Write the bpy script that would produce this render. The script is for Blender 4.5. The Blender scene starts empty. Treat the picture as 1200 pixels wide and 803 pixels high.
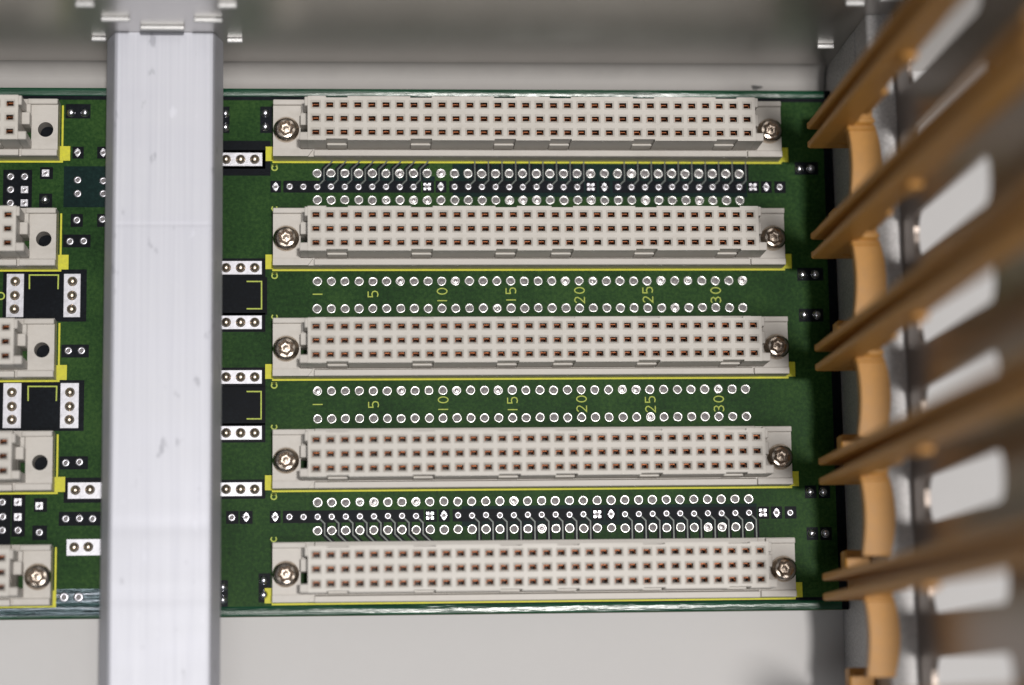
import bpy, math, random
from mathutils import Matrix, Vector
random.seed(7)
MM = 0.001
scene = bpy.context.scene
col = scene.collection

# ------------------------------------------------------------------ camera
CAM = (6.80788, -103.02823, 414.80808)          # millimetres, board face is z = 0
ROT = ((0.9976245630531171, 0.003679571025257921, -0.068787294976231),
       (-0.014056837752890367, 0.9884348159817473, -0.15099344312756238),
       (0.06743616615337684, 0.15160169956896122, 0.9861385745331811))
FPX = 2680.569
cd = bpy.data.cameras.new('camera')
cam = bpy.data.objects.new('camera', cd)
col.objects.link(cam)
m = Matrix(ROT).to_4x4()
m.translation = Vector(CAM) * MM
cam.matrix_world = m
cd.sensor_width = 36.0
cd.lens = FPX / 1200.0 * 36.0
cd.clip_start = 0.01
cd.clip_end = 20.0
cd.dof.use_dof = True
cd.dof.focus_distance = 0.418
cd.dof.aperture_fstop = 6.2
scene.camera = cam

# ------------------------------------------------------------------ world, lamps, exposure
w = bpy.data.worlds.new('World')
scene.world = w
w.use_nodes = True
bg = w.node_tree.nodes['Background']
bg.inputs[0].default_value = (0.90, 0.94, 1.0, 1)
bg.inputs[1].default_value = 0.10


def area_lamp(name, loc, target, size, energy, color, shape='DISK', size_y=None):
    l = bpy.data.lights.new(name, 'AREA')
    l.shape = shape
    l.size = size
    if size_y:
        l.size_y = size_y
    l.energy = energy
    l.color = color
    o = bpy.data.objects.new(name, l)
    col.objects.link(o)
    o.location = loc
    d = Vector(target) - Vector(loc)
    o.rotation_euler = d.to_track_quat('-Z', 'Y').to_euler()
    return o


# ceiling lamp, a little to the side of the perforated plate: it shines through the slots
area_lamp('ceiling_lamp', (0.242, -0.15, 2.45), (0.05, -0.04, 0), 0.15, 40.0, (1.0, 0.965, 0.93))
# broad soft ceiling panel behind the photographer
area_lamp('ceiling_panel', (0.05, -0.75, 2.2), (0, -0.04, 0), 1.1, 11.0, (1.0, 0.985, 0.97), 'RECTANGLE', 0.7)

vs = scene.view_settings
vs.view_transform = 'Standard'
vs.look = 'None'
vs.gamma = 1.0
vs.exposure = 0.0


# ------------------------------------------------------------------ materials
def new_mat(name):
    mt = bpy.data.materials.new(name)
    mt.use_nodes = True
    nt = mt.node_tree
    b = nt.nodes['Principled BSDF']
    return mt, nt, b


def add_noise(nt, scale, detail=4.0, stretch=None, rough=0.6):
    tc = nt.nodes.new('ShaderNodeTexCoord')
    mp = nt.nodes.new('ShaderNodeMapping')
    nt.links.new(tc.outputs['Object'], mp.inputs['Vector'])
    if stretch:
        mp.inputs['Scale'].default_value = stretch
    n = nt.nodes.new('ShaderNodeTexNoise')
    n.inputs['Scale'].default_value = scale
    n.inputs['Detail'].default_value = detail
    n.inputs['Roughness'].default_value = rough
    nt.links.new(mp.outputs[0], n.inputs['Vector'])
    return n


def ramp(nt, src, stops):
    r = nt.nodes.new('ShaderNodeValToRGB')
    e = r.color_ramp.elements
    e[0].position, e[0].color = stops[0][0], (*stops[0][1], 1)
    e[1].position, e[1].color = stops[-1][0], (*stops[-1][1], 1)
    for pos, c in stops[1:-1]:
        x = e.new(pos)
        x.color = (*c, 1)
    nt.links.new(src, r.inputs[0])
    return r


def bump(nt, b, src, strength, dist):
    bp = nt.nodes.new('ShaderNodeBump')
    bp.inputs['Strength'].default_value = strength
    bp.inputs['Distance'].default_value = dist
    nt.links.new(src, bp.inputs['Height'])
    nt.links.new(bp.outputs[0], b.inputs['Normal'])
    return bp


def rough_from(nt, b, src, lo, hi):
    mr = nt.nodes.new('ShaderNodeMapRange')
    mr.inputs['To Min'].default_value = lo
    mr.inputs['To Max'].default_value = hi
    nt.links.new(src, mr.inputs['Value'])
    nt.links.new(mr.outputs[0], b.inputs['Roughness'])


def simple(name, c, rough, metal=0.0, var=0.12, scale=400, bstr=0.0, rvar=0.08, stretch=None, spec=0.5):
    mt, nt, b = new_mat(name)
    n = add_noise(nt, scale, 5, stretch)
    lo = tuple(x * (1 - var) for x in c)
    hi = tuple(min(1, x * (1 + var)) for x in c)
    r = ramp(nt, n.outputs['Fac'], [(0.3, lo), (0.7, hi)])
    nt.links.new(r.outputs[0], b.inputs['Base Color'])
    b.inputs['Metallic'].default_value = metal
    b.inputs['Specular IOR Level'].default_value = spec
    rough_from(nt, b, n.outputs['Fac'], max(0.02, rough - rvar), rough + rvar)
    if bstr:
        bump(nt, b, n.outputs['Fac'], bstr, 0.0001)
    return mt


M = {}


def mask_material(name, dark, mid, lite, rough, spec=0.22):
    mt, nt, b = new_mat(name)
    big = add_noise(nt, 60, 3)
    fine = add_noise(nt, 1500, 6, (1.0, 1.0, 1.0), 0.75)
    weave = add_noise(nt, 900, 2, (0.25, 3.0, 1.0))
    mx = nt.nodes.new('ShaderNodeMath')
    mx.operation = 'MULTIPLY_ADD'
    nt.links.new(fine.outputs['Fac'], mx.inputs[0])
    mx.inputs[1].default_value = 0.6
    ad = nt.nodes.new('ShaderNodeMath')
    ad.operation = 'MULTIPLY'
    nt.links.new(big.outputs['Fac'], ad.inputs[0])
    ad.inputs[1].default_value = 0.4
    nt.links.new(ad.outputs[0], mx.inputs[2])
    r = ramp(nt, mx.outputs[0], [(0.38, dark), (0.5, mid), (0.62, lite)])
    nt.links.new(r.outputs[0], b.inputs['Base Color'])
    rough_from(nt, b, fine.outputs['Fac'], rough - 0.08, rough + 0.12)
    b.inputs['Specular IOR Level'].default_value = spec
    bump(nt, b, weave.outputs['Fac'], 0.25, 0.00004)
    return mt


M['mask'] = mask_material('green_solder_mask', (0.006, 0.026, 0.006), (0.016, 0.053, 0.012), (0.036, 0.088, 0.020), 0.42, 0.06)
M['bare'] = mask_material('bare_dark_laminate', (0.003, 0.004, 0.006), (0.0045, 0.006, 0.009), (0.009, 0.012, 0.016), 0.40, 0.05)
M['teal'] = mask_material('teal_laminate', (0.003, 0.011, 0.011), (0.005, 0.018, 0.017), (0.010, 0.030, 0.027), 0.40, 0.05)
M['laminate'] = simple('board_core', (0.12, 0.13, 0.07), 0.6)

# band of mask over reflowed tin along the board edges: wavy and glossy
mt, nt, b = new_mat('glossy_edge_band')
n = add_noise(nt, 330, 4, (0.16, 2.2, 1.0))
r = ramp(nt, n.outputs['Fac'], [(0.3, (0.002, 0.035, 0.016)), (0.7, (0.006, 0.075, 0.035))])
nt.links.new(r.outputs[0], b.inputs['Base Color'])
b.inputs['Roughness'].default_value = 0.22
b.inputs['Specular IOR Level'].default_value = 0.5
bump(nt, b, n.outputs['Fac'], 0.45, 0.0004)
M['edge'] = mt



def plastic(name, c, rough):
    """moulded plastic: fine grain, faint soiling in patches, each piece a shade of its own"""
    mt, nt, b = new_mat(name)
    n = add_noise(nt, 900, 5)
    big = add_noise(nt, 120, 5, (0.5, 1.6, 1.0), 0.7)
    info = nt.nodes.new('ShaderNodeObjectInfo')
    sm = nt.nodes.new('ShaderNodeMath')
    sm.operation = 'MULTIPLY_ADD'
    nt.links.new(info.outputs['Random'], sm.inputs[0])
    sm.inputs[1].default_value = 0.16
    ad = nt.nodes.new('ShaderNodeMath')
    ad.operation = 'MULTIPLY_ADD'
    nt.links.new(n.outputs['Fac'], ad.inputs[0])
    ad.inputs[1].default_value = 0.35
    nt.links.new(big.outputs['Fac'], ad.inputs[2])
    nt.links.new(ad.outputs[0], sm.inputs[2])
    r = ramp(nt, sm.outputs[0], [(0.45, tuple(x * f for x, f in zip(c, (0.86, 0.85, 0.83)))), (0.75, c), (1.0, tuple(x * 1.07 for x in c))])
    nt.links.new(r.outputs[0], b.inputs['Base Color'])
    rough_from(nt, b, big.outputs['Fac'], rough - 0.1, rough + 0.12)
    bump(nt, b, n.outputs['Fac'], 0.10, 0.0001)
    return mt


M['plastic'] = plastic('beige_moulded_plastic', (0.555, 0.525, 0.482), 0.42)
M['plastic_base'] = plastic('beige_moulded_plastic_base', (0.54, 0.51, 0.472), 0.46)
M['socket_shade'] = simple('socket_hole_shade', (0.022, 0.014, 0.011), 0.6)  # near-black walls: shade deep in the sockets put into the colour
M['copper'] = simple('copper_contact', (0.31, 0.10, 0.036), 0.42, 0.6, var=0.6, scale=900)
M['tin'] = simple('tinned_ring', (0.58, 0.58, 0.565), 0.27, 0.75, var=0.1, scale=1500, bstr=0.15)
M['tin_core'] = simple('tin_core', (0.17, 0.155, 0.16), 0.5, 0.2, var=0.2, scale=2000, bstr=0.2)
M['core_shiny'] = simple('tin_core_shiny', (0.26, 0.245, 0.25), 0.32, 0.7, var=0.3, scale=1600, bstr=0.3)
M['via'] = simple('via_tin', (0.46, 0.455, 0.49), 0.32, 0.9, var=0.15, scale=1500, bstr=0.2)
M['pad'] = simple('tinned_pad', (0.47, 0.47, 0.51), 0.40, 0.45, var=0.1, scale=900, bstr=0.25)
M['solder'] = simple('solder_dome', (0.66, 0.56, 0.45), 0.33, 1.0, var=0.2, scale=1200, bstr=0.1)
M['silver_solder'] = simple('silver_solder', (0.72, 0.72, 0.78), 0.22, 1.0, var=0.15, scale=1200, bstr=0.1)
M['yellow'] = simple('yellow_ink', (0.58, 0.56, 0.015), 0.55, var=0.12, scale=1500)
M['ink'] = simple('pale_yellow_ink', (0.42, 0.50, 0.07), 0.6, var=0.2, scale=2500)
M['trace'] = simple('masked_trace', (0.040, 0.055, 0.045), 0.4, 0.1, var=0.3, scale=1500)
M['screw'] = simple('nickel_screw', (0.67, 0.585, 0.50), 0.22, 1.0, var=0.2, scale=1200, bstr=0.1)
M['recess'] = simple('screw_recess', (0.42, 0.35, 0.29), 0.34, 0.9, var=0.35, scale=2500, bstr=0.4)

# drawn aluminium: fine streaks along Y
mt, nt, b = new_mat('drawn_aluminium')
st = add_noise(nt, 900, 4, (2.2, 0.02, 1.0))
bl = add_noise(nt, 40, 3, (0.5, 2.0, 1.0))
r = ramp(nt, st.outputs['Fac'], [(0.25, (0.46, 0.468, 0.52)), (0.75, (0.53, 0.538, 0.585))])
sk = add_noise(nt, 420, 3, (1.0, 0.45, 1.0), 0.5)       # small pits and rubbed marks
skr = ramp(nt, sk.outputs['Fac'], [(0.27, (0.72, 0.72, 0.73)), (0.34, (1, 1, 1)), (0.68, (1, 1, 1)), (0.76, (1.12, 1.12, 1.12))])
sm_ = ramp(nt, bl.outputs['Fac'], [(0.3, (0.93, 0.93, 0.94)), (0.7, (1.05, 1.05, 1.04))])
m1 = nt.nodes.new('ShaderNodeMix')
m1.data_type = 'RGBA'
m1.blend_type = 'MULTIPLY'
m1.inputs['Factor'].default_value = 1.0
nt.links.new(r.outputs[0], m1.inputs['A'])
nt.links.new(skr.outputs[0], m1.inputs['B'])
m2 = nt.nodes.new('ShaderNodeMix')
m2.data_type = 'RGBA'
m2.blend_type = 'MULTIPLY'
m2.inputs['Factor'].default_value = 1.0
nt.links.new(m1.outputs['Result'], m2.inputs['A'])
nt.links.new(sm_.outputs[0], m2.inputs['B'])
nt.links.new(m2.outputs['Result'], b.inputs['Base Color'])
b.inputs['Metallic'].default_value = 0.45
rough_from(nt, b, bl.outputs['Fac'], 0.46, 0.60)
bump(nt, b, st.outputs['Fac'], 0.12, 0.00005)
M['alu'] = mt
M['alu_lit'] = simple('lit_rail_front', (0.88, 0.875, 0.88), 0.5, 0.0, var=0.04, scale=300)  # edge rail front: light falling on it put into a paler colour
M['flange'] = simple('grey_flange', (0.36, 0.345, 0.333), 0.6, 0.0, var=0.04, scale=200)
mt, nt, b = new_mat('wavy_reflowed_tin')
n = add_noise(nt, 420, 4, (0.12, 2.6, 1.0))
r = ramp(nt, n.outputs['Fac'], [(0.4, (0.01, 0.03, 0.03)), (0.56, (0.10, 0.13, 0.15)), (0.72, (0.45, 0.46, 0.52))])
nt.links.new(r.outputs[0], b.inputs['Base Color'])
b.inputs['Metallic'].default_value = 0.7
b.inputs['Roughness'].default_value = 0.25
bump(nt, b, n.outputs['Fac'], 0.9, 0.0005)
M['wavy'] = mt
M['alu_grey'] = simple('blasted_aluminium', (0.50, 0.49, 0.49), 0.5, 0.2, var=0.3, scale=2600, bstr=0.15)
M['wall'] = simple('satin_side_plate', (0.60, 0.58, 0.56), 0.34, 0.8, var=0.03, scale=90, rvar=0.02)
M['lug'] = simple('bent_lug', (0.55, 0.55, 0.55), 0.35, 0.5, var=0.05)
M['plate'] = simple('satin_perforated_plate', (0.25, 0.21, 0.185), 0.30, 0.85, var=0.05, scale=300, rvar=0.04)
M['orange'] = simple('amber_guide_plastic', (0.52, 0.25, 0.048), 0.5, var=0.08, scale=500, bstr=0.06)
M['table'] = simple('white_tabletop', (0.56, 0.55, 0.548), 0.6, var=0.03, scale=60)
M['smudge'] = simple('dark_smudge', (0.05, 0.05, 0.05), 0.6)


# ------------------------------------------------------------------ mesh helpers
class MB:
    def __init__(self):
        self.v, self.f, self.s = [], [], []

    def face(self, pts, smooth=False):
        i = len(self.v)
        self.v += [tuple(p) for p in pts]
        self.f.append(tuple(range(i, i + len(pts))))
        self.s.append(smooth)

    def box(self, x0, x1, y0, y1, z0, z1, bev=0.0):
        x0, x1 = min(x0, x1), max(x0, x1)
        y0, y1 = min(y0, y1), max(y0, y1)
        z0, z1 = min(z0, z1), max(z0, z1)
        if bev <= 0:
            p = [(x, y, z) for z in (z0, z1) for y in (y0, y1) for x in (x0, x1)]
            i = len(self.v)
            self.v += p
            for q in ((0, 2, 3, 1), (4, 5, 7, 6), (0, 1, 5, 4), (2, 6, 7, 3), (0, 4, 6, 2), (1, 3, 7, 5)):
                self.f.append(tuple(i + k for k in q))
                self.s.append(False)
            return
        # chamfered box: 24 vertices
        b = bev
        i = len(self.v)
        idx = {}
        c = [(x0, x1), (y0, y1), (z0, z1)]
        for sx in (0, 1):
            for sy in (0, 1):
                for sz in (0, 1):
                    s = (sx, sy, sz)
                    for ax in range(3):
                        p = []
                        for k in range(3):
                            val = c[k][s[k]]
                            if k != ax:
                                val += b if s[k] == 0 else -b
                            p.append(val)
                        idx[(s, ax)] = len(self.v)
                        self.v.append(tuple(p))

        def add(*q):
            self.f.append(tuple(q))
            self.s.append(False)
        for ax in range(3):
            u, v = (ax + 1) % 3, (ax + 2) % 3
            for sd in (0, 1):
                q = []
                for a, bb in ((0, 0), (1, 0), (1, 1), (0, 1)):
                    s = [0, 0, 0]
                    s[ax], s[u], s[v] = sd, a, bb
                    q.append(idx[(tuple(s), ax)])
                add(*(q if sd else q[::-1]))
            for a in (0, 1):
                for bb in (0, 1):
                    s0 = [0, 0, 0]
                    s0[u], s0[v] = a, bb
                    s1 = list(s0)
                    s1[ax] = 1
                    s0, s1 = tuple(s0), tuple(s1)
                    q = [idx[(s0, u)], idx[(s1, u)], idx[(s1, v)], idx[(s0, v)]]
                    add(*(q if a == bb else q[::-1]))
        for sx in (0, 1):
            for sy in (0, 1):
                for sz in (0, 1):
                    s = (sx, sy, sz)
                    q = [idx[(s, 0)], idx[(s, 1)], idx[(s, 2)]]
                    add(*(q if (sx + sy + sz) % 2 else q[::-1]))

    def prism_y(self, prof, y0, y1):
        """profile [(x,z)] counter-clockwise seen from -Y, swept along Y"""
        n = len(prof)
        for k in range(n):
            (xa, za), (xb, zb) = prof[k], prof[(k + 1) % n]
            self.face([(xa, y0, za), (xb, y0, zb), (xb, y1, zb), (xa, y1, za)])
        self.face([(x, y0, z) for x, z in prof][::-1])
        self.face([(x, y1, z) for x, z in prof])

    def prism_z(self, poly, z0, z1):
        n = len(poly)
        for k in range(n):
            (xa, ya), (xb, yb) = poly[k], poly[(k + 1) % n]
            self.face([(xa, ya, z0), (xb, yb, z0), (xb, yb, z1), (xa, ya, z1)])
        self.face([(x, y, z1) for x, y in poly])
        self.face([(x, y, z0) for x, y in poly][::-1])

    def lathe(self, cx, cy, prof, seg=20, smooth=True, cap=True, mod=None):
        """prof [(r,z)] from outside bottom to the centre top"""
        rings = []
        for r, z in prof:
            ring = []
            for k in range(seg):
                a = 2 * math.pi * k / seg
                rr = r * (mod(a, r) if mod else 1)
                ring.append(len(self.v))
                self.v.append((cx + rr * math.cos(a), cy + rr * math.sin(a), z))
            rings.append(ring)
        for q in range(len(rings) - 1):
            A, B = rings[q], rings[q + 1]
            for k in range(seg):
                j = (k + 1) % seg
                self.f.append((A[k], A[j], B[j], B[k]))
                self.s.append(smooth)
        if cap:
            self.f.append(tuple(rings[-1]))
            self.s.append(smooth)

    def ribbon(self, pts, wd, z0, z1, closed=False):
        """flat raised line of width wd through pts (x,y)"""
        n = len(pts)
        L, R = [], []
        for k in range(n):
            p = Vector(pts[k])
            a = Vector(pts[k - 1]) if (k > 0 or closed) else None
            c = Vector(pts[(k + 1) % n]) if (k < n - 1 or closed) else None
            d1 = (p - a).normalized() if a is not None else None
            d2 = (c - p).normalized() if c is not None else None
            if d1 is None:
                d1 = d2
            if d2 is None:
                d2 = d1
            n1, n2 = Vector((-d1.y, d1.x)), Vector((-d2.y, d2.x))
            nn = (n1 + n2)
            nn = nn.normalized() if nn.length > 1e-6 else n1
            s = wd / 2 / max(0.4, nn.dot(n1))
            L.append(p + nn * s)
            R.append(p - nn * s)
        rng = range(n if closed else n - 1)
        for k in rng:
            j = (k + 1) % n
            q = [R[k], R[j], L[j], L[k]]
            self.face([(a.x, a.y, z1) for a in q])
            self.face([(R[k].x, R[k].y, z0), (R[j].x, R[j].y, z0), (R[j].x, R[j].y, z1), (R[k].x, R[k].y, z1)])
            self.face([(L[j].x, L[j].y, z0), (L[k].x, L[k].y, z0), (L[k].x, L[k].y, z1), (L[j].x, L[j].y, z1)])

    def mesh(self, name, mats):
        me = bpy.data.meshes.new(name)
        me.from_pydata([(a * MM, b_ * MM, c * MM) for a, b_, c in self.v], [], self.f)
        me.polygons.foreach_set('use_smooth', self.s)
        for mt_ in (mats if isinstance(mats, (list, tuple)) else [mats]):
            me.materials.append(mt_)
        me.update()
        return me


def obj(name, mesh, parent=None, loc=(0, 0, 0), rz=0.0):
    o = bpy.data.objects.new(name, mesh)
    col.objects.link(o)
    o.location = [c * MM for c in loc]
    o.rotation_euler[2] = rz
    if parent is not None:
        o.parent = parent
    return o


def thing(name, label, cat, loc=(0, 0, 0), group=None):
    o = obj(name, None, None, loc)
    o.empty_display_size = 0.005
    return tag(o, label, cat, group)


def tag(o, label, cat, group=None):
    o['label'] = label
    o['category'] = cat
    if group:
        o['group'] = group
    return o


def unproject(px, py, z=0.0):
    """photo pixel -> point (mm) on the plane z"""
    d = Matrix(ROT) @ Vector(((px - 600) / FPX, -(py - 401.5) / FPX, -1.0))
    t = (z - CAM[2]) / d.z
    return CAM[0] + t * d.x, CAM[1] + t * d.y


def ring_cell(mb, outer, inner, a, b_, axis):
    """flat ring between a rectangle and an inner loop of points (same winding), thickness a..b_ along axis,
    with the hole's wall and the rectangle's rim. outer=(u0,u1,v0,v1)."""
    u0, u1, v0, v1 = outer
    def P(q, h):
        if axis == 'z':
            return (q[0], q[1], h)
        return (h, q[0], q[1])
    n = len(inner)
    q4 = n // 4
    cor = [(u1, v1), (u0, v1), (u0, v0), (u1, v0)]

    def both(poly):
        mb.face([P(q, b_) for q in poly])
        mb.face([P(q, a) for q in poly][::-1])
    for k in range(n):
        j = (k + 1) % n
        mb.face([P(inner[k], a), P(inner[k], b_), P(inner[j], b_), P(inner[j], a)], True)
        if k % q4 == q4 - 1:
            c0, c1 = cor[k // q4], cor[(k // q4 + 1) % 4]
            both([inner[k], c0, c1, inner[j]])
        else:
            both([inner[k], cor[k // q4], inner[j]])
    c = [(u0, v0), (u1, v0), (u1, v1), (u0, v1)]
    for k in range(4):
        j = (k + 1) % 4
        mb.face([P(c[k], a), P(c[j], a), P(c[j], b_), P(c[k], b_)])


# ------------------------------------------------------------------ setting
PITCH, SLOT = 2.54, 20.32
BX0, BX1, BY0, BY1 = -142.0, 96.6, -89.0, 8.35
WALL_Y = 13.9
RAIL_X0, RAIL_X1, RAIL_Z = 96.8, 101.6, 31.0
TABLE_Z = -6.1
mb = MB()
mb.box(-900, 900, -700, 700, TABLE_Z - 20, TABLE_Z)
t = obj('tabletop', mb.mesh('tabletop', M['table']))
t['kind'] = 'structure'
t['label'] = 'plain white tabletop under the card cage'

# side plate the rails are fixed to
sp = thing('side_plate', 'satin grey metal side plate reflecting the rails, with small bent lugs', 'side plate')
mb = MB()
br = 3.4                                           # rolled bend between the upright plate and its flange
pr = [(4.5, TABLE_Z + 1.5), (WALL_Y - br, TABLE_Z + 1.5)]
pr += [(WALL_Y - br + br * math.sin(math.radians(9 * k)), TABLE_Z + 1.5 + br - br * math.cos(math.radians(9 * k))) for k in range(1, 10)]
pr += [(WALL_Y, TABLE_Z + 1.5 + br), (WALL_Y, 110.0)]
for (ya, za), (yb, zb) in zip(pr[:-1], pr[1:]):
    mb.face([(-160, ya, za), (RAIL_X0 - .3, ya, za), (RAIL_X0 - .3, yb, zb), (-160, yb, zb)][::-1], True)
mb.box(-160, RAIL_X0 - .3, WALL_Y + 0.01, WALL_Y + 1.5, TABLE_Z, 110)
mb.box(RAIL_X0 - .3, 118, WALL_Y, WALL_Y + 1.5, TABLE_Z, 110)
me = mb.mesh('side_plate', [M['wall'], M['flange']])
for pl in me.polygons:
    if pl.center.z < (TABLE_Z + 1.45 + br) * MM and pl.center.y < (WALL_Y - .001) * MM:
        pl.material_index = 1
obj('plate', me, sp)
lug_spots = [(-26.7, 21.6, 7.8), (-34.4, 26.6, 5.0), (-18.4, 26.4, 5.0), (-38.7, 35.0, 3.2), (-14.6, 35.0, 3.2),
             (-38.6, 14.4, 2.7), (-14.4, 13.9, 2.9), (93.5, 12.0, 3.2), (93.2, 38.6, 3.3), (99.0, 41.2, 4.4)]
for x, z, wd in lug_spots:
    mb = MB()
    mb.box(x - wd / 2, x + wd / 2, WALL_Y - 0.85, WALL_Y + 0.02, z - 0.28, z + 0.28, 0.18)
    obj('lug', mb.mesh('lug', M['lug']), sp)
mb = MB()
sx, sy = unproject(886, 95, TABLE_Z + 1.5)
mb.lathe(0, 0, [(1.0, 0.0), (0.6, 0.05), (0.2, 0.07)], 12, True, True, lambda a, r: 1 + .25 * math.sin(3 * a + 1))
o = obj('scuff', mb.mesh('scuff', M['smudge']), sp, (sx, min(sy, 10.2), TABLE_Z + 1.5))
o.scale = (1.1, 0.42, 1)

# the two aluminium rails
lr = thing('centre_rail', 'wide pale aluminium rail crossing the circuit board, faint dents across its face', 'rail')
prof = [(-34.0, 0.08), (-20.5, 0.08), (-20.5, 9.8), (-16.7, 10.2), (-16.6, 11.6), (-16.8, 12.6), (-17.75, 17.0), (-18.1, 17.5), (-18.6, 17.62),
        (-34.9, 17.62), (-35.35, 17.5), (-35.65, 17.0), (-37.2, 12.6), (-37.4, 11.6), (-37.3, 10.2), (-34.0, 9.8)]
mb = MB()


def rail_dent_tilt(y):
    d = 0.0
    for yc, wd, dep in ((-86.0, 1.6, 0.10), (-74.0, 1.5, 0.045), (-21.0, 0.35, 0.010)):
        d -= dep * math.exp(-((y - yc) / wd) ** 2)
    if y < -86:
        d += 0.035 * (y + 86)  # made-up slope, shaped so this end of the face looks brighter
    return d


ys = sorted(set([-150.0, -120.0, -105.0, -50.0, -35.0, -10.0, 5.0, WALL_Y - 0.05] + [-86 + .4 * k for k in range(-12, 13)] + [-74 + .4 * k for k in range(-10, 11)] + [-21 + .1 * k for k in range(-9, 10)]))
nP = len(prof)
for ya, yb in zip(ys[:-1], ys[1:]):
    da, db = rail_dent_tilt(ya), rail_dent_tilt(yb)
    for k in range(nP):
        (xa, za), (xb, zb) = prof[k], prof[(k + 1) % nP]
        fa, fb = (1 if za > 16.5 else 0), (1 if zb > 16.5 else 0)
        mb.face([(xa, ya, za + fa * da), (xb, ya, zb + fb * da), (xb, yb, zb + fb * db), (xa, yb, za + fa * db)])
mb.face([(x, ys[0], z) for x, z in prof][::-1])
mb.face([(x, ys[-1], z) for x, z in prof])
obj('rail_body', mb.mesh('centre_rail_body', M['alu']), lr)

er = thing('edge_rail', 'narrow aluminium rail beside the perforated plate, under the card guides', 'rail')
prof = [(RAIL_X0, -6.05), (RAIL_X1 - 0.05, -6.05), (RAIL_X1 - 0.05, RAIL_Z), (RAIL_X0 + 0.35, RAIL_Z), (RAIL_X0, RAIL_Z - 0.35),
        (RAIL_X0, 21.9), (RAIL_X0 + 0.25, 21.7), (RAIL_X0 + 0.25, 21.2), (RAIL_X0, 21.0)]
mb = MB()
mb.prism_y(prof, -150, WALL_Y - 0.05)
me = mb.mesh('edge_rail_body', [M['alu_grey'], M['alu_lit']])
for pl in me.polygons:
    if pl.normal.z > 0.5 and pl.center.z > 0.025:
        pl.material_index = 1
obj('rail_body', me, er)

# perforated plate with a row of slots
pp = thing('perforated_plate', 'grey metal cover plate with a row of long ventilation slots, behind the card guides', 'plate')
mb = MB()
PER, SH = 14.9, 7.7
PX0, PX1 = RAIL_X1, RAIL_X1 + 0.9
bottoms = [-91.2 + PER * k for k in range(-1, 7)]
ylo = bottoms[0] - (PER - SH) / 2
yhi = bottoms[-1] + SH + (PER - SH) / 2


def rounded(u0, u1, v0, v1, r, n=5):
    pts = []
    for cu, cv, a0 in ((u1 - r, v1 - r, 0), (u0 + r, v1 - r, 90), (u0 + r, v0 + r, 180), (u1 - r, v0 + r, 270)):
        for k in range(n + 1):
            a = math.radians(a0 + 90 * k / n)
            pts.append((cu + r * math.cos(a), cv + r * math.sin(a)))
    return pts


for zz0, zz1, s0, s1 in ((33.0, 93.0, 39.6, 86.4),):
    for yb in bottoms:
        ring_cell(mb, (yb - (PER - SH) / 2, yb + SH + (PER - SH) / 2, zz0, zz1), rounded(yb, yb + SH, s0, s1, 3.0), PX0, PX1, 'x')
for z0, z1 in ((TABLE_Z, 33.0), (93.0, 116.0)):
    mb.box(PX0, PX1, ylo, yhi, z0, z1)
if yhi < WALL_Y:
    mb.box(PX0, PX1, yhi, WALL_Y, TABLE_Z, 116)
obj('plate', mb.mesh('perforated_plate', M['plate']), pp)

# ------------------------------------------------------------------ circuit board
board = thing('circuit_board', 'green backplane circuit board with rows of tinned holes and yellow numbers', 'circuit board')
mb = MB()
mb.box(BX0, BX1, BY0, BY1, -3.2, 0)
me = mb.mesh('board_laminate', [M['laminate'], M['mask']])
for pl in me.polygons:
    if pl.normal.z > 0.5:
        pl.material_index = 1
obj('laminate', me, board)

# glossy bands along the two long edges and the dark gaps beside them
for name, y0, y1 in (('edge_band', BY1 - 1.5, BY1 - 0.05), ('edge_band', BY0 + 0.05, BY0 + 1.75)):
    mb = MB()
    n = 10
    pr = []
    for k in range(n + 1):
        tt = k / n
        pr.append((y0 + (y1 - y0) * tt, 0.02 + 0.16 * math.sin(math.pi * tt) ** 0.6))
    for k in range(n):
        (ya, za), (yb, zb) = pr[k], pr[k + 1]
        mb.face([(BX0 + 1, ya, za), (BX1 - 1.2, ya, za), (BX1 - 1.2, yb, zb), (BX0 + 1, yb, zb)], True)
    obj(name, mb.mesh(name, M['edge']), board)


def patch(x0, x1, y0, y1, z=0.02, mat='bare', name='bare_or_shade_area'):
    mb = MB()
    mb.box(x0, x1, y0, y1, -0.02, z)
    return obj(name, mb.mesh(name, M[mat]), board)


def patch_px(px0, py0, px1, py1, mat='bare', z=0.02):
    a = unproject(px0, py0)
    b_ = unproject(px1, py1)
    return patch(a[0], b_[0], a[1], b_[1], z, mat)


patch(BX0 + 1, BX1 - 1.5, BY1 - 2.25, BY1 - 1.5)
patch(20, BX1 - 1.5, BY0 + 1.75, BY0 + 2.3)
patch(95.0, BX1, BY0, BY1, 0.025)  # dark strip painted for the shaded gap between board and edge rail

# --- solder rings beside the connectors (32 per row, two rows per gap)


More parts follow.
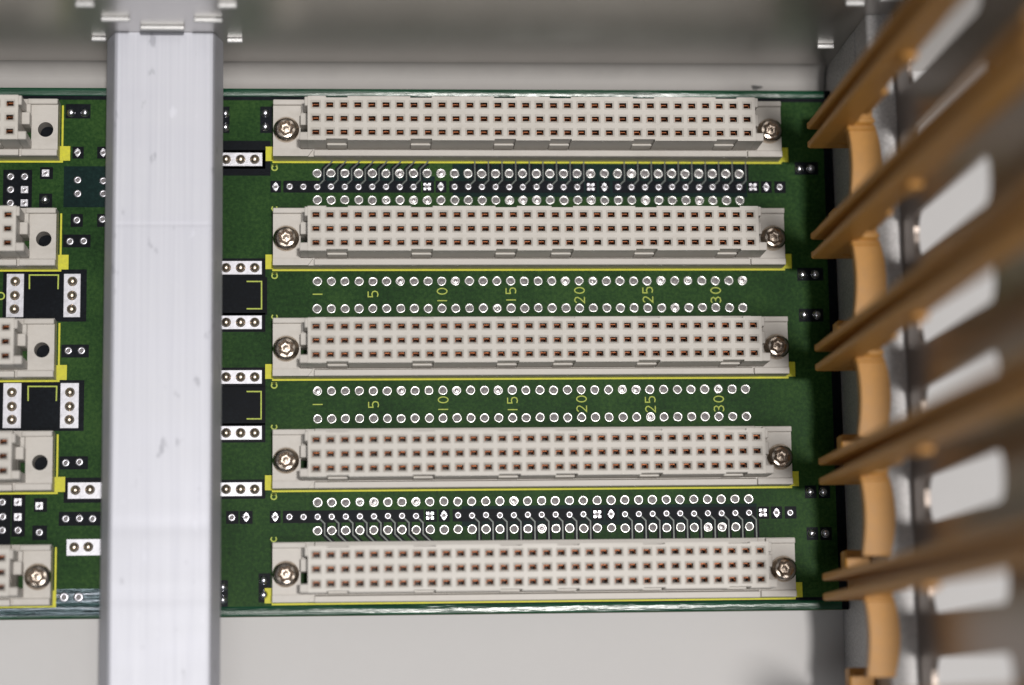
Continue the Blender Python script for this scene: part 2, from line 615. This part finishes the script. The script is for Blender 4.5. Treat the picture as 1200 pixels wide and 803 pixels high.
def ring_mesh(ro, ri, h, core, sd):
    """tinned hole: uneven rim, sunken and tilted core of solder"""
    rnd = random.Random(sd)
    ph = [rnd.uniform(0, 6.28) for _ in range(4)]
    am = [rnd.uniform(0, .035) for _ in range(4)]

    def mod(a, r):
        return 1 + sum(am[k] * math.sin((k + 1) * a + ph[k]) for k in range(4)) * (1.0 if r > ri * .9 else 0.6)
    mb = MB()
    mb.lathe(0, 0, [(ro, 0.0), (ro - 0.02, h * 0.6), (ro - 0.08, h * .96), ((ro + ri) / 2, h), (ri + 0.03, h * 0.95), (ri, h * 0.6), (ri * .98, core)], 26, True, False, mod)
    nf = len(mb.f)
    i0 = len(mb.v)
    mb.lathe(0, 0, [(ri * .98, core), (ri * 0.78, core - .02), (ri * 0.45, core + .05), (0.02, core + 0.07)], 26, True, True, mod)
    ta = rnd.uniform(0, 6.28)
    tl = rnd.uniform(0.0, 0.07)
    for k in range(i0, len(mb.v)):
        x, y, z = mb.v[k]
        mb.v[k] = (x, y, z + tl * (x * math.cos(ta) + y * math.sin(ta)))
    me = mb.mesh('solder_ring', [M['tin'], M['core_shiny'] if sd % 5 == 4 else M['tin_core']])
    for k, pl in enumerate(me.polygons):
        if k >= nf:
            pl.material_index = 1
    return me


rings = []
for sd in range(16):
    q = random.random()
    rings.append(ring_mesh(random.uniform(.89, .95), random.uniform(.50, .58), random.uniform(.13, .22), random.uniform(.03, .10), sd))
rings.append(ring_mesh(.91, .36, .24, .16, 99))
XO, YO = 0.07, -0.10


def gap_y(g):
    return -SLOT * g - SLOT / 2 + YO


for g in range(4):
    for rr in (0, 1):
        for i in range(32):
            k = random.choices(range(17), [1] * 16 + [0.5])[0]
            obj('solder_ring', rings[k], board, (i * PITCH + XO + random.uniform(-.03, .03),
                gap_y(g) - (rr - .5) * 5.08 + random.uniform(-.03, .03), 0), random.uniform(0, 6.28))

# --- row of vias on a bare strip with fan-out traces, gaps 0 and 3


def via_mesh(kind):
    mb = MB()
    if kind == 'round':
        mb.lathe(0, 0, [(0.68, 0.02), (0.62, 0.10), (0.42, 0.15), (0.30, 0.10), (0.28, 0.04)], 20, True, False)
        nf = len(mb.f)
        mb.lathe(0, 0, [(0.28, 0.045), (0.02, 0.05)], 12, True, True)
    elif kind == 'star':
        for ax, ay in ((-.42, -.42), (.42, -.42), (-.42, .42), (.42, .42)):
            mb.box(ax - .28, ax + .28, ay - .28, ay + .28, 0.02, 0.11, 0.04)
        mb.lathe(0, 0, [(0.55, 0.02), (0.48, 0.13), (0.3, 0.16), (0.24, 0.06)], 16, True, False)
        nf = len(mb.f)
        mb.lathe(0, 0, [(0.24, 0.07), (0.02, 0.075)], 12, True, True)
    elif kind == 'square':
        mb.box(-.72, .72, -.72, .72, 0.02, 0.10, 0.04)
        mb.lathe(0, 0, [(0.45, 0.10), (0.36, 0.14), (0.26, 0.105)], 16, True, False)
        nf = len(mb.f)
        mb.lathe(0, 0, [(0.26, 0.108), (0.02, 0.112)], 12, True, True)
    else:
        mb.prism_z([(0, -.85), (.35, -.5), (.6, 0), (.35, .5), (0, .85), (-.35, .5), (-.6, 0), (-.35, -.5)], 0.02, 0.09)
        mb.lathe(0, 0, [(0.52, 0.09), (0.42, 0.14), (0.3, 0.11), (0.28, 0.095)], 16, True, False)
        nf = len(mb.f)
        mb.lathe(0, 0, [(0.28, 0.10), (0.02, 0.105)], 12, True, True)
    me = mb.mesh('via', [M['via'], M['tin_core']])
    for k, pl in enumerate(me.polygons):
        if k >= nf:
            pl.material_index = 1
    return me


VIA = {k: via_mesh(k) for k in ('round', 'star', 'square', 'diamond')}
for g in (0, 3):
    yc = gap_y(g)
    sgn = 1 if g == 0 else -1
    if g == 0:
        patch(9.9 * PITCH, 31.6 * PITCH, yc - 1.9, yc + 4.3, 0.006, 'teal')
        patch(0.2 * PITCH, 8.6 * PITCH, yc + 1.0, yc + 2.0, 0.006, 'teal')
    else:
        patch(10.3 * PITCH, 31.6 * PITCH, yc - 2.0, yc + 1.7, 0.006, 'teal')
    # bare strips between the special vias
    for a, b_ in ((-3.38, -2.62), (-2.45, 7.55), (7.66, 8.5), (8.62, 9.4), (9.62, 19.5), (19.62, 20.45), (20.6, 21.4), (21.6, 31.5), (31.62, 32.45), (32.6, 33.4), (33.6, 34.45)):
        patch(a * PITCH + XO, b_ * PITCH + XO, yc - 1.12, yc + 1.12)
    for i in range(-3, 35):
        kind = 'round'
        if i in (8, 20, 32):
            kind = 'star'
        elif i in (-3, 9, 21, 33):
            kind = 'diamond'
        obj('via', VIA[kind], board, (i * PITCH + XO, yc + random.uniform(-.04, .04), 0), 0 if kind != 'round' else random.uniform(0, 6))
    for i in list(range(0, 8)) + list(range(11, 20)) + list(range(22, 32)):
        x = i * PITCH + XO
        xm = x + 1.27
        diag = i < 8
        far = 5.3 if g == 0 else 5.1
        p = [(x + .45, yc + sgn * .45), (xm, yc + sgn * 1.25), (xm, yc + sgn * 3.3)]
        if diag:
            p += [(xm + (far - 3.3), yc + sgn * far)]
        else:
            p += [(xm, yc + sgn * far)]
        mb = MB()
        q = [(xm, yc + sgn * 1.15), p[2], p[3]]
        mb.ribbon(q, 1.0, -0.02, 0.018)
        obj('bare_channel', mb.mesh('bare_channel', M['bare']), board)
        mb = MB()
        mb.ribbon(p, 0.26, -0.01, 0.045)
        obj('trace', mb.mesh('trace', M['trace']), board)

# --- yellow printing: numbers, row letters, outlines
GL = {'1': [[(0, 0), (0, 1)]],
      '5': [[(.55, 1), (0, 1), (0, .56), (.3, .62), (.52, .52), (.58, .3), (.5, .08), (.25, 0), (0, .06)]],
      '0': [[(.3 + .3 * math.cos(a * math.pi / 8), .5 + .5 * math.sin(a * math.pi / 8)) for a in range(16)] + [(.6, .5)]],
      '2': [[(0, .8), (.12, .96), (.32, 1), (.52, .9), (.56, .7), (.4, .42), (0, 0), (.6, 0)]],
      '3': [[(0, .9), (.2, 1), (.45, .96), (.56, .76), (.42, .56), (.22, .53), (.45, .48), (.6, .28), (.48, .06), (.2, 0), (0, .1)]],
      'a': [[(.3 + .3 * math.cos(a * math.pi / 6), .32 + .32 * math.sin(a * math.pi / 6)) for a in range(12)] + [(.6, .32)], [(.6, .66), (.6, 0)]],
      'c': [[(.55, .54), (.3, .66), (.08, .52), (0, .32), (.08, .12), (.3, 0), (.55, .1)]]}


def glyphs(text, cx, cy, h, wd, name):
    """text reading upwards (rotated 90 degrees), centred on cx, cy"""
    adv = 0.98
    n = len(text)
    mb = MB()
    for k, ch in enumerate(text):
        for st_ in GL[ch]:
            w_ = 0.0 if ch == '1' else 0.6
            off = (k - (n - 1) / 2) * adv
            pts = []
            for u, v in st_:
                uu = (u - w_ / 2 + off) * h
                vv = (v - .5) * h
                pts.append((cx - vv, cy + uu))
            mb.ribbon(pts, wd, -0.01, 0.03)
    o = obj(name, mb.mesh(name, M['ink']), board)
    return o


for g in (1, 2):
    for num in (1, 5, 10, 15, 20, 25, 30):
        glyphs(str(num), (num - 1) * PITCH + XO + 0.05, gap_y(g) + 0.1 * random.uniform(-1, 1) - (0.12 if num > 5 else -0.1), 1.8, 0.20, 'printed_number')
for px, py, ch in ((320, 197, 'a'), (320, 244.5, 'c'), (320, 323.5, 'a'), (320, 371.5, 'c'), (319.5, 452, 'a'), (319.5, 500.5, 'c'),
                   (319, 582.5, 'a'), (319, 632, 'c'), (318.5, 715, 'a')):
    x, y = unproject(px, py)
    glyphs(ch, x, y, 1.55, 0.24, 'printed_letter')
for dx in (0.0, -133.35):
    for c in range(5):
        yc = -SLOT * c
        mb = MB()
        mb.ribbon([(-8.15 + dx, yc - 5.62), (86.75 + dx, yc - 5.62), (86.75 + dx, yc + 5.0)], 0.34, -0.01, 0.035)
        mb.box(-9.4 + dx, -7.9 + dx, yc - 5.42, yc - 2.7, -0.01, 0.04)
        mb.box(86.3 + dx, 88.2 + dx, yc - 5.42, yc - 2.7, -0.01, 0.04)
        obj('printed_outline', mb.mesh('printed_outline', M['yellow']), board)
# square corner brackets
for pts in ([(289, 330), (306.5, 330), (306.5, 362), (289, 362)], [(289, 459), (306, 459), (306, 491), (289, 491)],
            [(34.5, 339), (34.5, 322.5), (68.5, 322.5), (68, 339)], [(33, 470), (33, 453), (66.5, 453), (66, 470)]):
    mb = MB()
    mb.ribbon([unproject(*q) for q in pts], 0.25, -0.01, 0.05)
    obj('printed_bracket', mb.mesh('printed_bracket', M['ink']), board)

for c in range(4):
    mb = MB()
    mb.lathe(0, 0, [(1.6, 0.0), (1.6, 0.03), (0.02, 0.03)], 20, False, True)  # flat dark disc painted for the shade down the hole
    obj('screw_hole_shade', mb.mesh('screw_hole_shade', M['bare']), board, (31 * PITCH + 5.4 - 133.35, -SLOT * c - 0.45, 0))

# --- large tinned terminal pads with solder domes


def dome_mesh(name, mat, r=0.78, h=0.75):
    mb = MB()
    pr = [(r * 1.15, 0.02), (r * 1.02, 0.10), (r * 0.98, 0.16)]
    for k in range(1, 6):
        a = k / 6 * math.pi / 2
        pr.append((r * math.cos(a) * 0.98, 0.16 + (h - .16) * math.sin(a)))
    pr.append((0.02, h))
    mb.lathe(0, 0, pr, 18, True, True)
    return mb.mesh(name, M[mat])


DOME = dome_mesh('solder_dome', 'solder')
BALL = dome_mesh('solder_ball', 'silver_solder', 0.72, 0.62)


def terminal(px0, py0, px1, py1, domes, clip_x=None):
    a = unproject(px0, py0)
    b_ = unproject(px1, py1)
    mb = MB()
    mb.box(a[0], b_[0], a[1], b_[1], 0.0, 0.13, 0.05)
    p = obj('terminal_pad', mb.mesh('terminal_pad', M['pad']), board)
    for q in domes:
        x, y = unproject(*q)
        mb = MB()
        d = obj('solder_dome', DOME, p, (x, y, 0.12), random.uniform(0, 6))


for y in (187, 314, 378, 442, 507.5, 573.5):
    patch_px(240, y - 11, 311, y + 11)
patch_px(240, 165, 317, 206)
patch_px(240, 325, 313, 369)
patch_px(240, 453, 311, 498)
for y in (187, 314, 378, 442, 507.5, 573.5):
    terminal(250, y - 8, 307.5 if y < 300 else 307, y + 8, [(265, y), (282, y), (298.5, y)])
patch_px(4, 316, 101, 377)
patch_px(-1, 446, 98, 505)
terminal(8, 321, 27.5, 372, [(18, 330), (17.5, 346.5), (17, 362.5)])
terminal(75, 321, 94, 372, [(85, 330), (84.5, 346.5), (84, 362.5)])
terminal(4, 449, 24.5, 502, [(14, 460), (14, 476.5), (14, 492)])
terminal(71, 449, 92, 502, [(82, 460), (81.7, 476.5), (81.4, 492)])
patch_px(75, 560, 130, 589)
terminal(79.5, 565.5, 132, 584.5, [(88.5, 574.5), (105.5, 574)])
terminal(78, 632, 132, 651, [(87, 641.5), (103.5, 641)])
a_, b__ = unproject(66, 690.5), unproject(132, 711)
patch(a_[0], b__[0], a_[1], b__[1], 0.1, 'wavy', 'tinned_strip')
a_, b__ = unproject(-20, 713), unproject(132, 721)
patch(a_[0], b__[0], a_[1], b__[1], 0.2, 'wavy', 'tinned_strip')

# --- small pads here and there


def small(px, py, kind='round', box=None, scale=1.0, z=0.0):
    x, y = unproject(px, py)
    if box:
        patch_px(*box)
    if kind == 'ball':
        o = obj('solder_ball', BALL, board, (x, y, 0))
    else:
        o = obj('via', VIA[kind], board, (x, y, z), random.uniform(0, 6) if kind == 'round' else 0)
    o.scale = (scale, scale, 1)


for bx in ((77, 122, 106, 139), (85, 172, 98, 186), (114, 172, 126, 186), (4, 199, 37, 246), (47, 196, 62, 210), (46, 227, 61, 243),
           (83, 251, 97, 266), (114, 251, 127, 266), (74, 275, 106, 290), (72, 404, 104, 419), (70, 535, 103, 550), (69, 600, 118, 616),
           (-9, 580, 12, 640), (14, 580, 29, 629), (40, 584, 55, 600), (38, 616, 55, 633), (305, 125, 319, 156), (255, 125, 269, 156),
           (265, 599, 279.5, 614), (281, 599, 296, 614), (303, 672, 317, 706), (255, 680, 267, 712),
           (931, 190, 959, 205), (934, 314, 965, 329), (936, 362, 965, 377), (943, 569, 957, 584), (959, 569, 973, 584), (945, 618, 959, 633), (961, 618, 975, 633)):
    patch_px(*bx)
patch_px(75, 195, 127, 243, 'teal')
for x, y in ((83.4, 132), (99.7, 132), (311, 132.5), (311, 148.5), (264, 133), (264, 149), (309, 680), (309, 697), (261, 688), (261, 703),
             (937, 198), (950, 197.5), (940.5, 322), (955.5, 321.5), (942.5, 369), (957.5, 369), (949.5, 576.5), (965, 576.5), (951.5, 625), (967.5, 625),
             (52.8, 234)):
    small(x, y, 'ball')
for x, y in ((12.3, 207), (28.8, 207), (12.3, 222.3), (12, 238), (82, 283), (98, 282.5), (80, 411), (95.5, 411), (77, 542.5), (93, 541.5),
             (77, 608), (93, 607.5), (108.5, 608), (2.5, 588.5), (3, 605.5), (2.5, 621.5), (21, 621.5), (90, 258), (120, 257), (46, 624),
             (271.5, 606.5), (91, 211), (91, 227), (121, 212), (121, 227)):
    small(x, y, 'round', None, 1.08)
for x, y in ((75, 700), (92, 700)):
    small(x, y, 'round', None, 1.3, 0.09)
for x, y in ((28.8, 222.5), (28.5, 238), (53.5, 203), (21, 588.5), (21, 606), (46, 593)):
    small(x, y, 'square', None, 0.95)
for x, y in ((91, 179), (121, 179), (288.5, 606)):
    small(x, y, 'diamond')
mb = MB()
mb.lathe(0, 0, [(0.75, 0.0), (0.75, 0.03), (0.5, 0.03), (0.5, 0.0)], 20, False, False)
x, y = unproject(1, 347)
obj('printed_ring', mb.mesh('printed_ring', M['ink']), board, (x, y, 0))

# ------------------------------------------------------------------ connectors
LX = 31 * PITCH                                    # 78.74
HOLE_L, HOLE_R, HOLE_Y = -5.5, LX + 5.4, -0.45
ZT = 11.0


def circle(cx, cy, r, n=24):
    return [(cx + r * math.cos(2 * math.pi * k / n + .03), cy + r * math.sin(2 * math.pi * k / n + .03)) for k in range(n)]


def base_mesh():
    mb = MB()
    F = 3.6
    ring_cell(mb, (-7.9, -2.9, -5.4, 5.25), circle(HOLE_L, HOLE_Y, 1.4), 0.06, F, 'z')
    ring_cell(mb, (LX + 2.85, LX + 7.6, -5.4, 5.25), circle(HOLE_R, HOLE_Y, 1.4), 0.06, F, 'z')
    mb.box(-1.4, LX + 1.5, -5.4, 5.25, 0.06, F)
    for x0, x1 in ((-2.9, -1.4), (LX + 1.5, LX + 2.85)):
        mb.box(x0, x1, -5.4, -2.55, 0.06, F)
        mb.box(x0, x1, -0.15, 5.25, 0.06, F)
    # raised lips at the ends
    for x0, x1 in ((-7.9, -1.9), (LX + 2.2, LX + 7.6)):
        mb.box(x0, x1, 4.15, 5.15, F - 0.1, 4.45, 0.12)
    mb.prism_z([(-7.9, -5.46), (-1.55, -5.46), (-0.65, -4.25), (-7.9, -4.25)], F - 0.1, 4.3)
    mb.box(LX + 1.1, LX + 7.6, -5.46, -4.25, F - 0.1, 4.3, 0.12)
    # long lower ledge, slanted inner side
    x0, x1 = -0.35, LX + 0.75
    pr = [(-5.56, F - .1), (-5.56, 4.8), (-5.44, 4.92), (-4.5, 4.92), (-4.25, 4.2), (-4.2, F - .1)]
    n = len(pr)
    for k in range(n):
        (ya, za), (yb, zb) = pr[k], pr[(k + 1) % n]
        mb.face([(x0, ya, za), (x0, yb, zb), (x1, yb, zb), (x1, ya, za)])
    mb.face([(x0, y, z) for y, z in pr])
    mb.face([(x1, y, z) for y, z in pr][::-1])
    mb.box(x0, x1, 4.15, 5.2, F - .1, 4.9, 0.12)
    # end ears that step up to the socket block
    for s, xe in ((-1, -1.4), (1, LX + 1.45)):
        mb.box(xe, xe + s * 1.5, -4.05, -2.55, F, 10.85, 0.1)
        mb.box(xe, xe + s * 0.62, 2.3, 4.0, F, 10.9, 0.1)
        mb.box(xe, xe + s * 1.45, -0.15, 2.1, F, 6.4, 0.1)
        mb.box(xe, xe + s * 1.35, 2.1, 4.1, F, 4.6, 0.1)
    return mb.mesh('connector_base', M['plastic_base'])


def block_mesh():
    mb = MB()
    X0, X1 = -1.45, LX + 1.48
    Z0 = 3.5
    # crenellated outline of the block
    notch = (1.5, 7.5, 13.5, 17.5, 23.5, 29.5)
    edges = []
    xs = [X0]
    for nidx in notch:
        xs += [nidx * PITCH - 1.95, nidx * PITCH + 1.95]
    xs.append(X1)
    segs = []
    for k in range(len(xs) - 1):
        segs.append((xs[k], xs[k + 1], k % 2 == 1))
    YB = 3.72
    for x0, x1, rec in segs:
        d = YB + (0.02 if rec else 0.36)
        top = ZT - (0.0 if not rec else 0.35)
        for s in (1, -1):
            mb.box(x0, x1, s * (YB - 0.0), s * d, Z0, top if rec else ZT - 0.001)
        if rec:   # lug standing in the recess on the lower side
            mb.box(x0 + .12, x1 - .12, -YB, -YB - 0.40, Z0, 7.2, 0.1)
    # top face: a cell for each socket
    cells = []
    hs = 1.27
    nf_mat = []

    def quadring(o, i, zo, zi, flip=False):
        for k in range(4):
            j = (k + 1) % 4
            mb.face([(*o[k], zo), (*o[j], zo), (*i[j], zi), (*i[k], zi)])

    def rect(cx, cy, a, b_):
        return [(cx - a, cy - b_), (cx + a, cy - b_), (cx + a, cy + b_), (cx - a, cy + b_)]
    dark = []
    for r_ in range(3):
        for i in range(32):
            cx, cy = i * PITCH, (1 - r_) * PITCH
            jx, jy = random.uniform(-.02, .02), random.uniform(-.02, .02)
            o = [(cx - (hs if i else hs), cy - hs), (cx + hs, cy - hs), (cx + hs, cy + hs), (cx - hs, cy + hs)]
            a1 = rect(cx, cy, 0.93, 0.80)
            a2 = rect(cx + jx, cy - .02 + jy, 0.63, 0.46)
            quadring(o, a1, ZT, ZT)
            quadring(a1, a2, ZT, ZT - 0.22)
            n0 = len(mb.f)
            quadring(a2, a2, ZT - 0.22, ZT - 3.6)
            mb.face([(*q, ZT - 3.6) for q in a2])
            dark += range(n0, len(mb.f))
    # borders of the top face and outer walls
    xa, xb, ya = -hs, LX + hs, 1.5 * PITCH
    for (x0, x1, y0, y1) in ((X0, xa, -YB, YB), (xb, X1, -YB, YB)):
        mb.face([(x0, y0, ZT), (x1, y0, ZT), (x1, y1, ZT), (x0, y1, ZT)])
    if YB < ya:
        pass
    for x in (X0, X1):
        q = [(x, -YB, Z0), (x, YB, Z0), (x, YB, ZT), (x, -YB, ZT)]
        mb.face(q if x == X1 else q[::-1])
    me = mb.mesh('socket_block', [M['plastic'], M['socket_shade']])
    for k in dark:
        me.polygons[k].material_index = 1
    return me


def contacts_mesh():
    mb = MB()
    for r_ in range(3):
        for i in range(32):
            cx, cy = i * PITCH, (1 - r_) * PITCH
            z1 = ZT - 1.25 - random.uniform(0, .3)
            dx = random.uniform(-.04, .04)
            mb.box(cx - .48 + dx, cx + .48 + dx, cy + .26, cy + .43, ZT - 3.5, z1, 0.04)
            mb.box(cx - .48 + dx, cx + .48 + dx, cy - .47, cy - .36, ZT - 3.5, z1 - .9, 0.03)
            mb.box(cx - .61, cx - .5, cy - .34, cy + .24, ZT - 3.5, z1 + .75, 0.03)
            mb.box(cx + .5, cx + .61, cy - .34, cy + .24, ZT - 3.5, z1 + .1, 0.03)
    return mb.mesh('contacts', M['copper'])


def screw_meshes():
    mb = MB()
    pr = [(2.36, 0.0), (2.38, 0.35), (2.30, 0.75), (2.05, 1.12), (1.88, 1.30), (1.66, 1.42)]
    mb.lathe(0, 0, pr, 48, True, False)

    def mod(a, r):
        return 1 + 0.085 * math.cos(6 * a) + 0.02 * math.sin(4 * a)
    # rim from circle to the lobed recess
    seg = 48
    A = [(1.66 * math.cos(2 * math.pi * k / seg), 1.66 * math.sin(2 * math.pi * k / seg), 1.42) for k in range(seg)]
    B = []
    for k in range(seg):
        a = 2 * math.pi * k / seg
        rr = 1.33 * mod(a, 1)
        B.append((rr * math.cos(a), rr * math.sin(a), 1.50))
    for k in range(seg):
        j = (k + 1) % seg
        mb.face([A[k], A[j], B[j], B[k]], True)
    head = mb.mesh('screw', M['screw'])
    mr = MB()
    mr.lathe(0, 0, [(1.33, 1.50), (1.16, 1.16), (0.98, 1.0), (0.66, 0.92), (0.40, 1.0), (0.10, 1.06)], 48, True, True, mod)
    rec = mr.mesh('screw_recess', M['recess'])
    return head, rec


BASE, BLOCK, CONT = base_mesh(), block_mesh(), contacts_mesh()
HEAD, REC = screw_meshes()


def connector(dx, c, label, group, screws):
    t_ = thing('socket_connector', label, 'connector', (dx, -SLOT * c, 0), group)
    obj('base', BASE, t_)
    obj('socket_block', BLOCK, t_)
    k = obj('contacts', CONT, t_)
    k['kind'] = 'stuff'
    for side in screws:
        hx = HOLE_L if side == 'L' else HOLE_R
        s = obj('screw', HEAD, t_, (hx, HOLE_Y, 3.62), random.uniform(0, 6))
        obj('recess', REC, s)
    return t_


ordn = ('closest to', 'second from', 'third from', 'fourth from', 'farthest from')
for c in range(5):
    connector(0, c, 'long beige socket connector beside the card guides, ' + ordn[c] + ' the side plate',
              'connectors between the rail and the card guides', 'LR')
for c in range(5):
    hole = 'with its screw' if c == 4 else 'with empty screw hole'
    connector(-133.35, c, 'beige connector end ' + hole + ' across the rail, ' + ordn[c] + ' the side plate',
              'connectors on the far side of the rail', 'LR' if c == 4 else '')

# ------------------------------------------------------------------ card guides
GZ0, GZ1 = 16.0, 152.0


def tine_mesh():
    """fin from X 88.7 to 93.2, rounded nose at its rear end"""
    mb = MB()
    prof = [(88.75, GZ1), (88.75, GZ0 + .9), (88.62, GZ0 + .35), (88.9, GZ0), (93.3, GZ0), (97.0, GZ0 + .05), (97.0, GZ0 + 2.2), (93.3, GZ0 + 4), (93.3, GZ1)]
    n = len(prof)
    y0, y1, c = -0.66, 0.66, 0.22
    # chamfer along the free edge
    for k in range(n):
        (xa, za), (xb, zb) = prof[k], prof[(k + 1) % n]
        mb.face([(xa, y1 - c, za), (xb, y1 - c, zb), (xb, y0 + c, zb), (xa, y0 + c, za)])
    cx = 92.0

    def inset(p):
        return (p[0] + (c if p[0] < 89.5 else 0), p[1] + (c if p[1] < GZ0 + .5 else 0))
    for yy, ye in ((y0, y0 + c), (y1, y1 - c)):
        ins = [inset(p) for p in prof]
        for k in range(n):
            j = (k + 1) % n
            q = [(prof[k][0], ye, prof[k][1]), (prof[j][0], ye, prof[j][1]), (ins[j][0], yy, ins[j][1]), (ins[k][0], yy, ins[k][1])]
            mb.face(q if yy < 0 else q[::-1])
        q = [(x, yy, z) for x, z in ins]
        mb.face(q if yy < 0 else q[::-1])
    return mb.mesh('tine', M['orange'])


def base_guide_mesh():
    mb = MB()
    mb.box(92.4, 93.6, -1.1, 1.1, GZ0 + 3.4, GZ1, 0.1)
    mb.box(93.0, 96.7, -2.3, 2.3, GZ0 + 1.5, RAIL_Z + 2.4, 0.15)
    return mb.mesh('guide_floor', M['orange'])


def block_guide_mesh():
    mb = MB()
    mb.box(92.1, 96.75, 1.2, 6.2, GZ0 - .2, GZ0 + 3.8, 0.3)
    return mb.mesh('clip_block', M['orange'])


def strap_mesh():
    """bowed spring foot lying over the rail's front from one guide to the next"""
    mb = MB()
    n = 14
    ya, yb = -2.2, -15.9
    L, R = [], []
    for k in range(n + 1):
        t_ = k / n
        y = ya + (yb - ya) * t_
        s = math.sin(math.pi * min(1, t_ * 1.05)) ** 0.8 if 0 < t_ < 0.95 else 0
        L.append((92.35 + 0.6 * s, y))
        R.append((97.05 + 1.0 * s, y))
    z0, z1 = RAIL_Z + .03, RAIL_Z + 2.0

    def zz(k):
        t_ = k / n
        return z1 + 0.25 * math.sin(math.pi * t_)
    for k in range(n):
        a, b_ = zz(k), zz(k + 1)
        mb.face([(*L[k], a), (*L[k + 1], b_), (*R[k + 1], b_), (*R[k], a)], True)
        mb.face([(*L[k], z0), (*L[k + 1], z0), (*L[k + 1], b_), (*L[k], a)], True)
        mb.face([(*R[k + 1], z0), (*R[k], z0), (*R[k], a), (*R[k + 1], b_)], True)
    mb.face([(*L[0], z0), (*L[0], zz(0)), (*R[0], zz(0)), (*R[0], z0)])
    mb.face([(*L[n], z0), (*R[n], z0), (*R[n], zz(n)), (*L[n], zz(n))])
    # stepped head right below the guide
    mb.box(92.4, 97.0, -2.15, -1.2, z0, z1 + 0.9, 0.2)
    mb.box(92.2, 97.0, -3.3, -2.55, z0, z1 + 0.55, 0.25)
    return mb.mesh('spring_foot', M['orange'])


def lug_guide_mesh():
    mb = MB()
    mb.box(91.2, 93.5, -3.3, -2.2, 73, 79, 0.3)
    return mb.mesh('side_lug', M['orange'])


def highlight_rib_mesh():
    mb = MB()
    mb.box(93.5, 94.6, -2.3, -1.2, 40, 54, 0.2)  # made-up rib standing in for a highlight along the guide's edge
    return mb.mesh('highlight_rib', M['orange'])


G = dict(tine=tine_mesh(), guide_floor=base_guide_mesh(), clip_block=block_guide_mesh(), spring_foot=strap_mesh(), side_lug=lug_guide_mesh(), highlight_rib=highlight_rib_mesh())
gord = ('closest to the side plate', 'second from the side plate', 'third from the side plate', 'fourth from the side plate',
        'fifth from the side plate', 'sixth from the side plate, past the board edge')
for k in range(6):
    g = thing('card_guide', 'amber plastic card guide with two tines, ' + gord[k], 'card guide', (0, -4.3 - SLOT * k, 0), 'card guides in front of the perforated plate')
    obj('tine', G['tine'], g, (0, 1.74, 0))
    obj('tine', G['tine'], g, (0, -1.74, 0))
    for nm in ('guide_floor', 'clip_block', 'spring_foot', 'side_lug', 'highlight_rib'):
        obj(nm, G[nm], g)
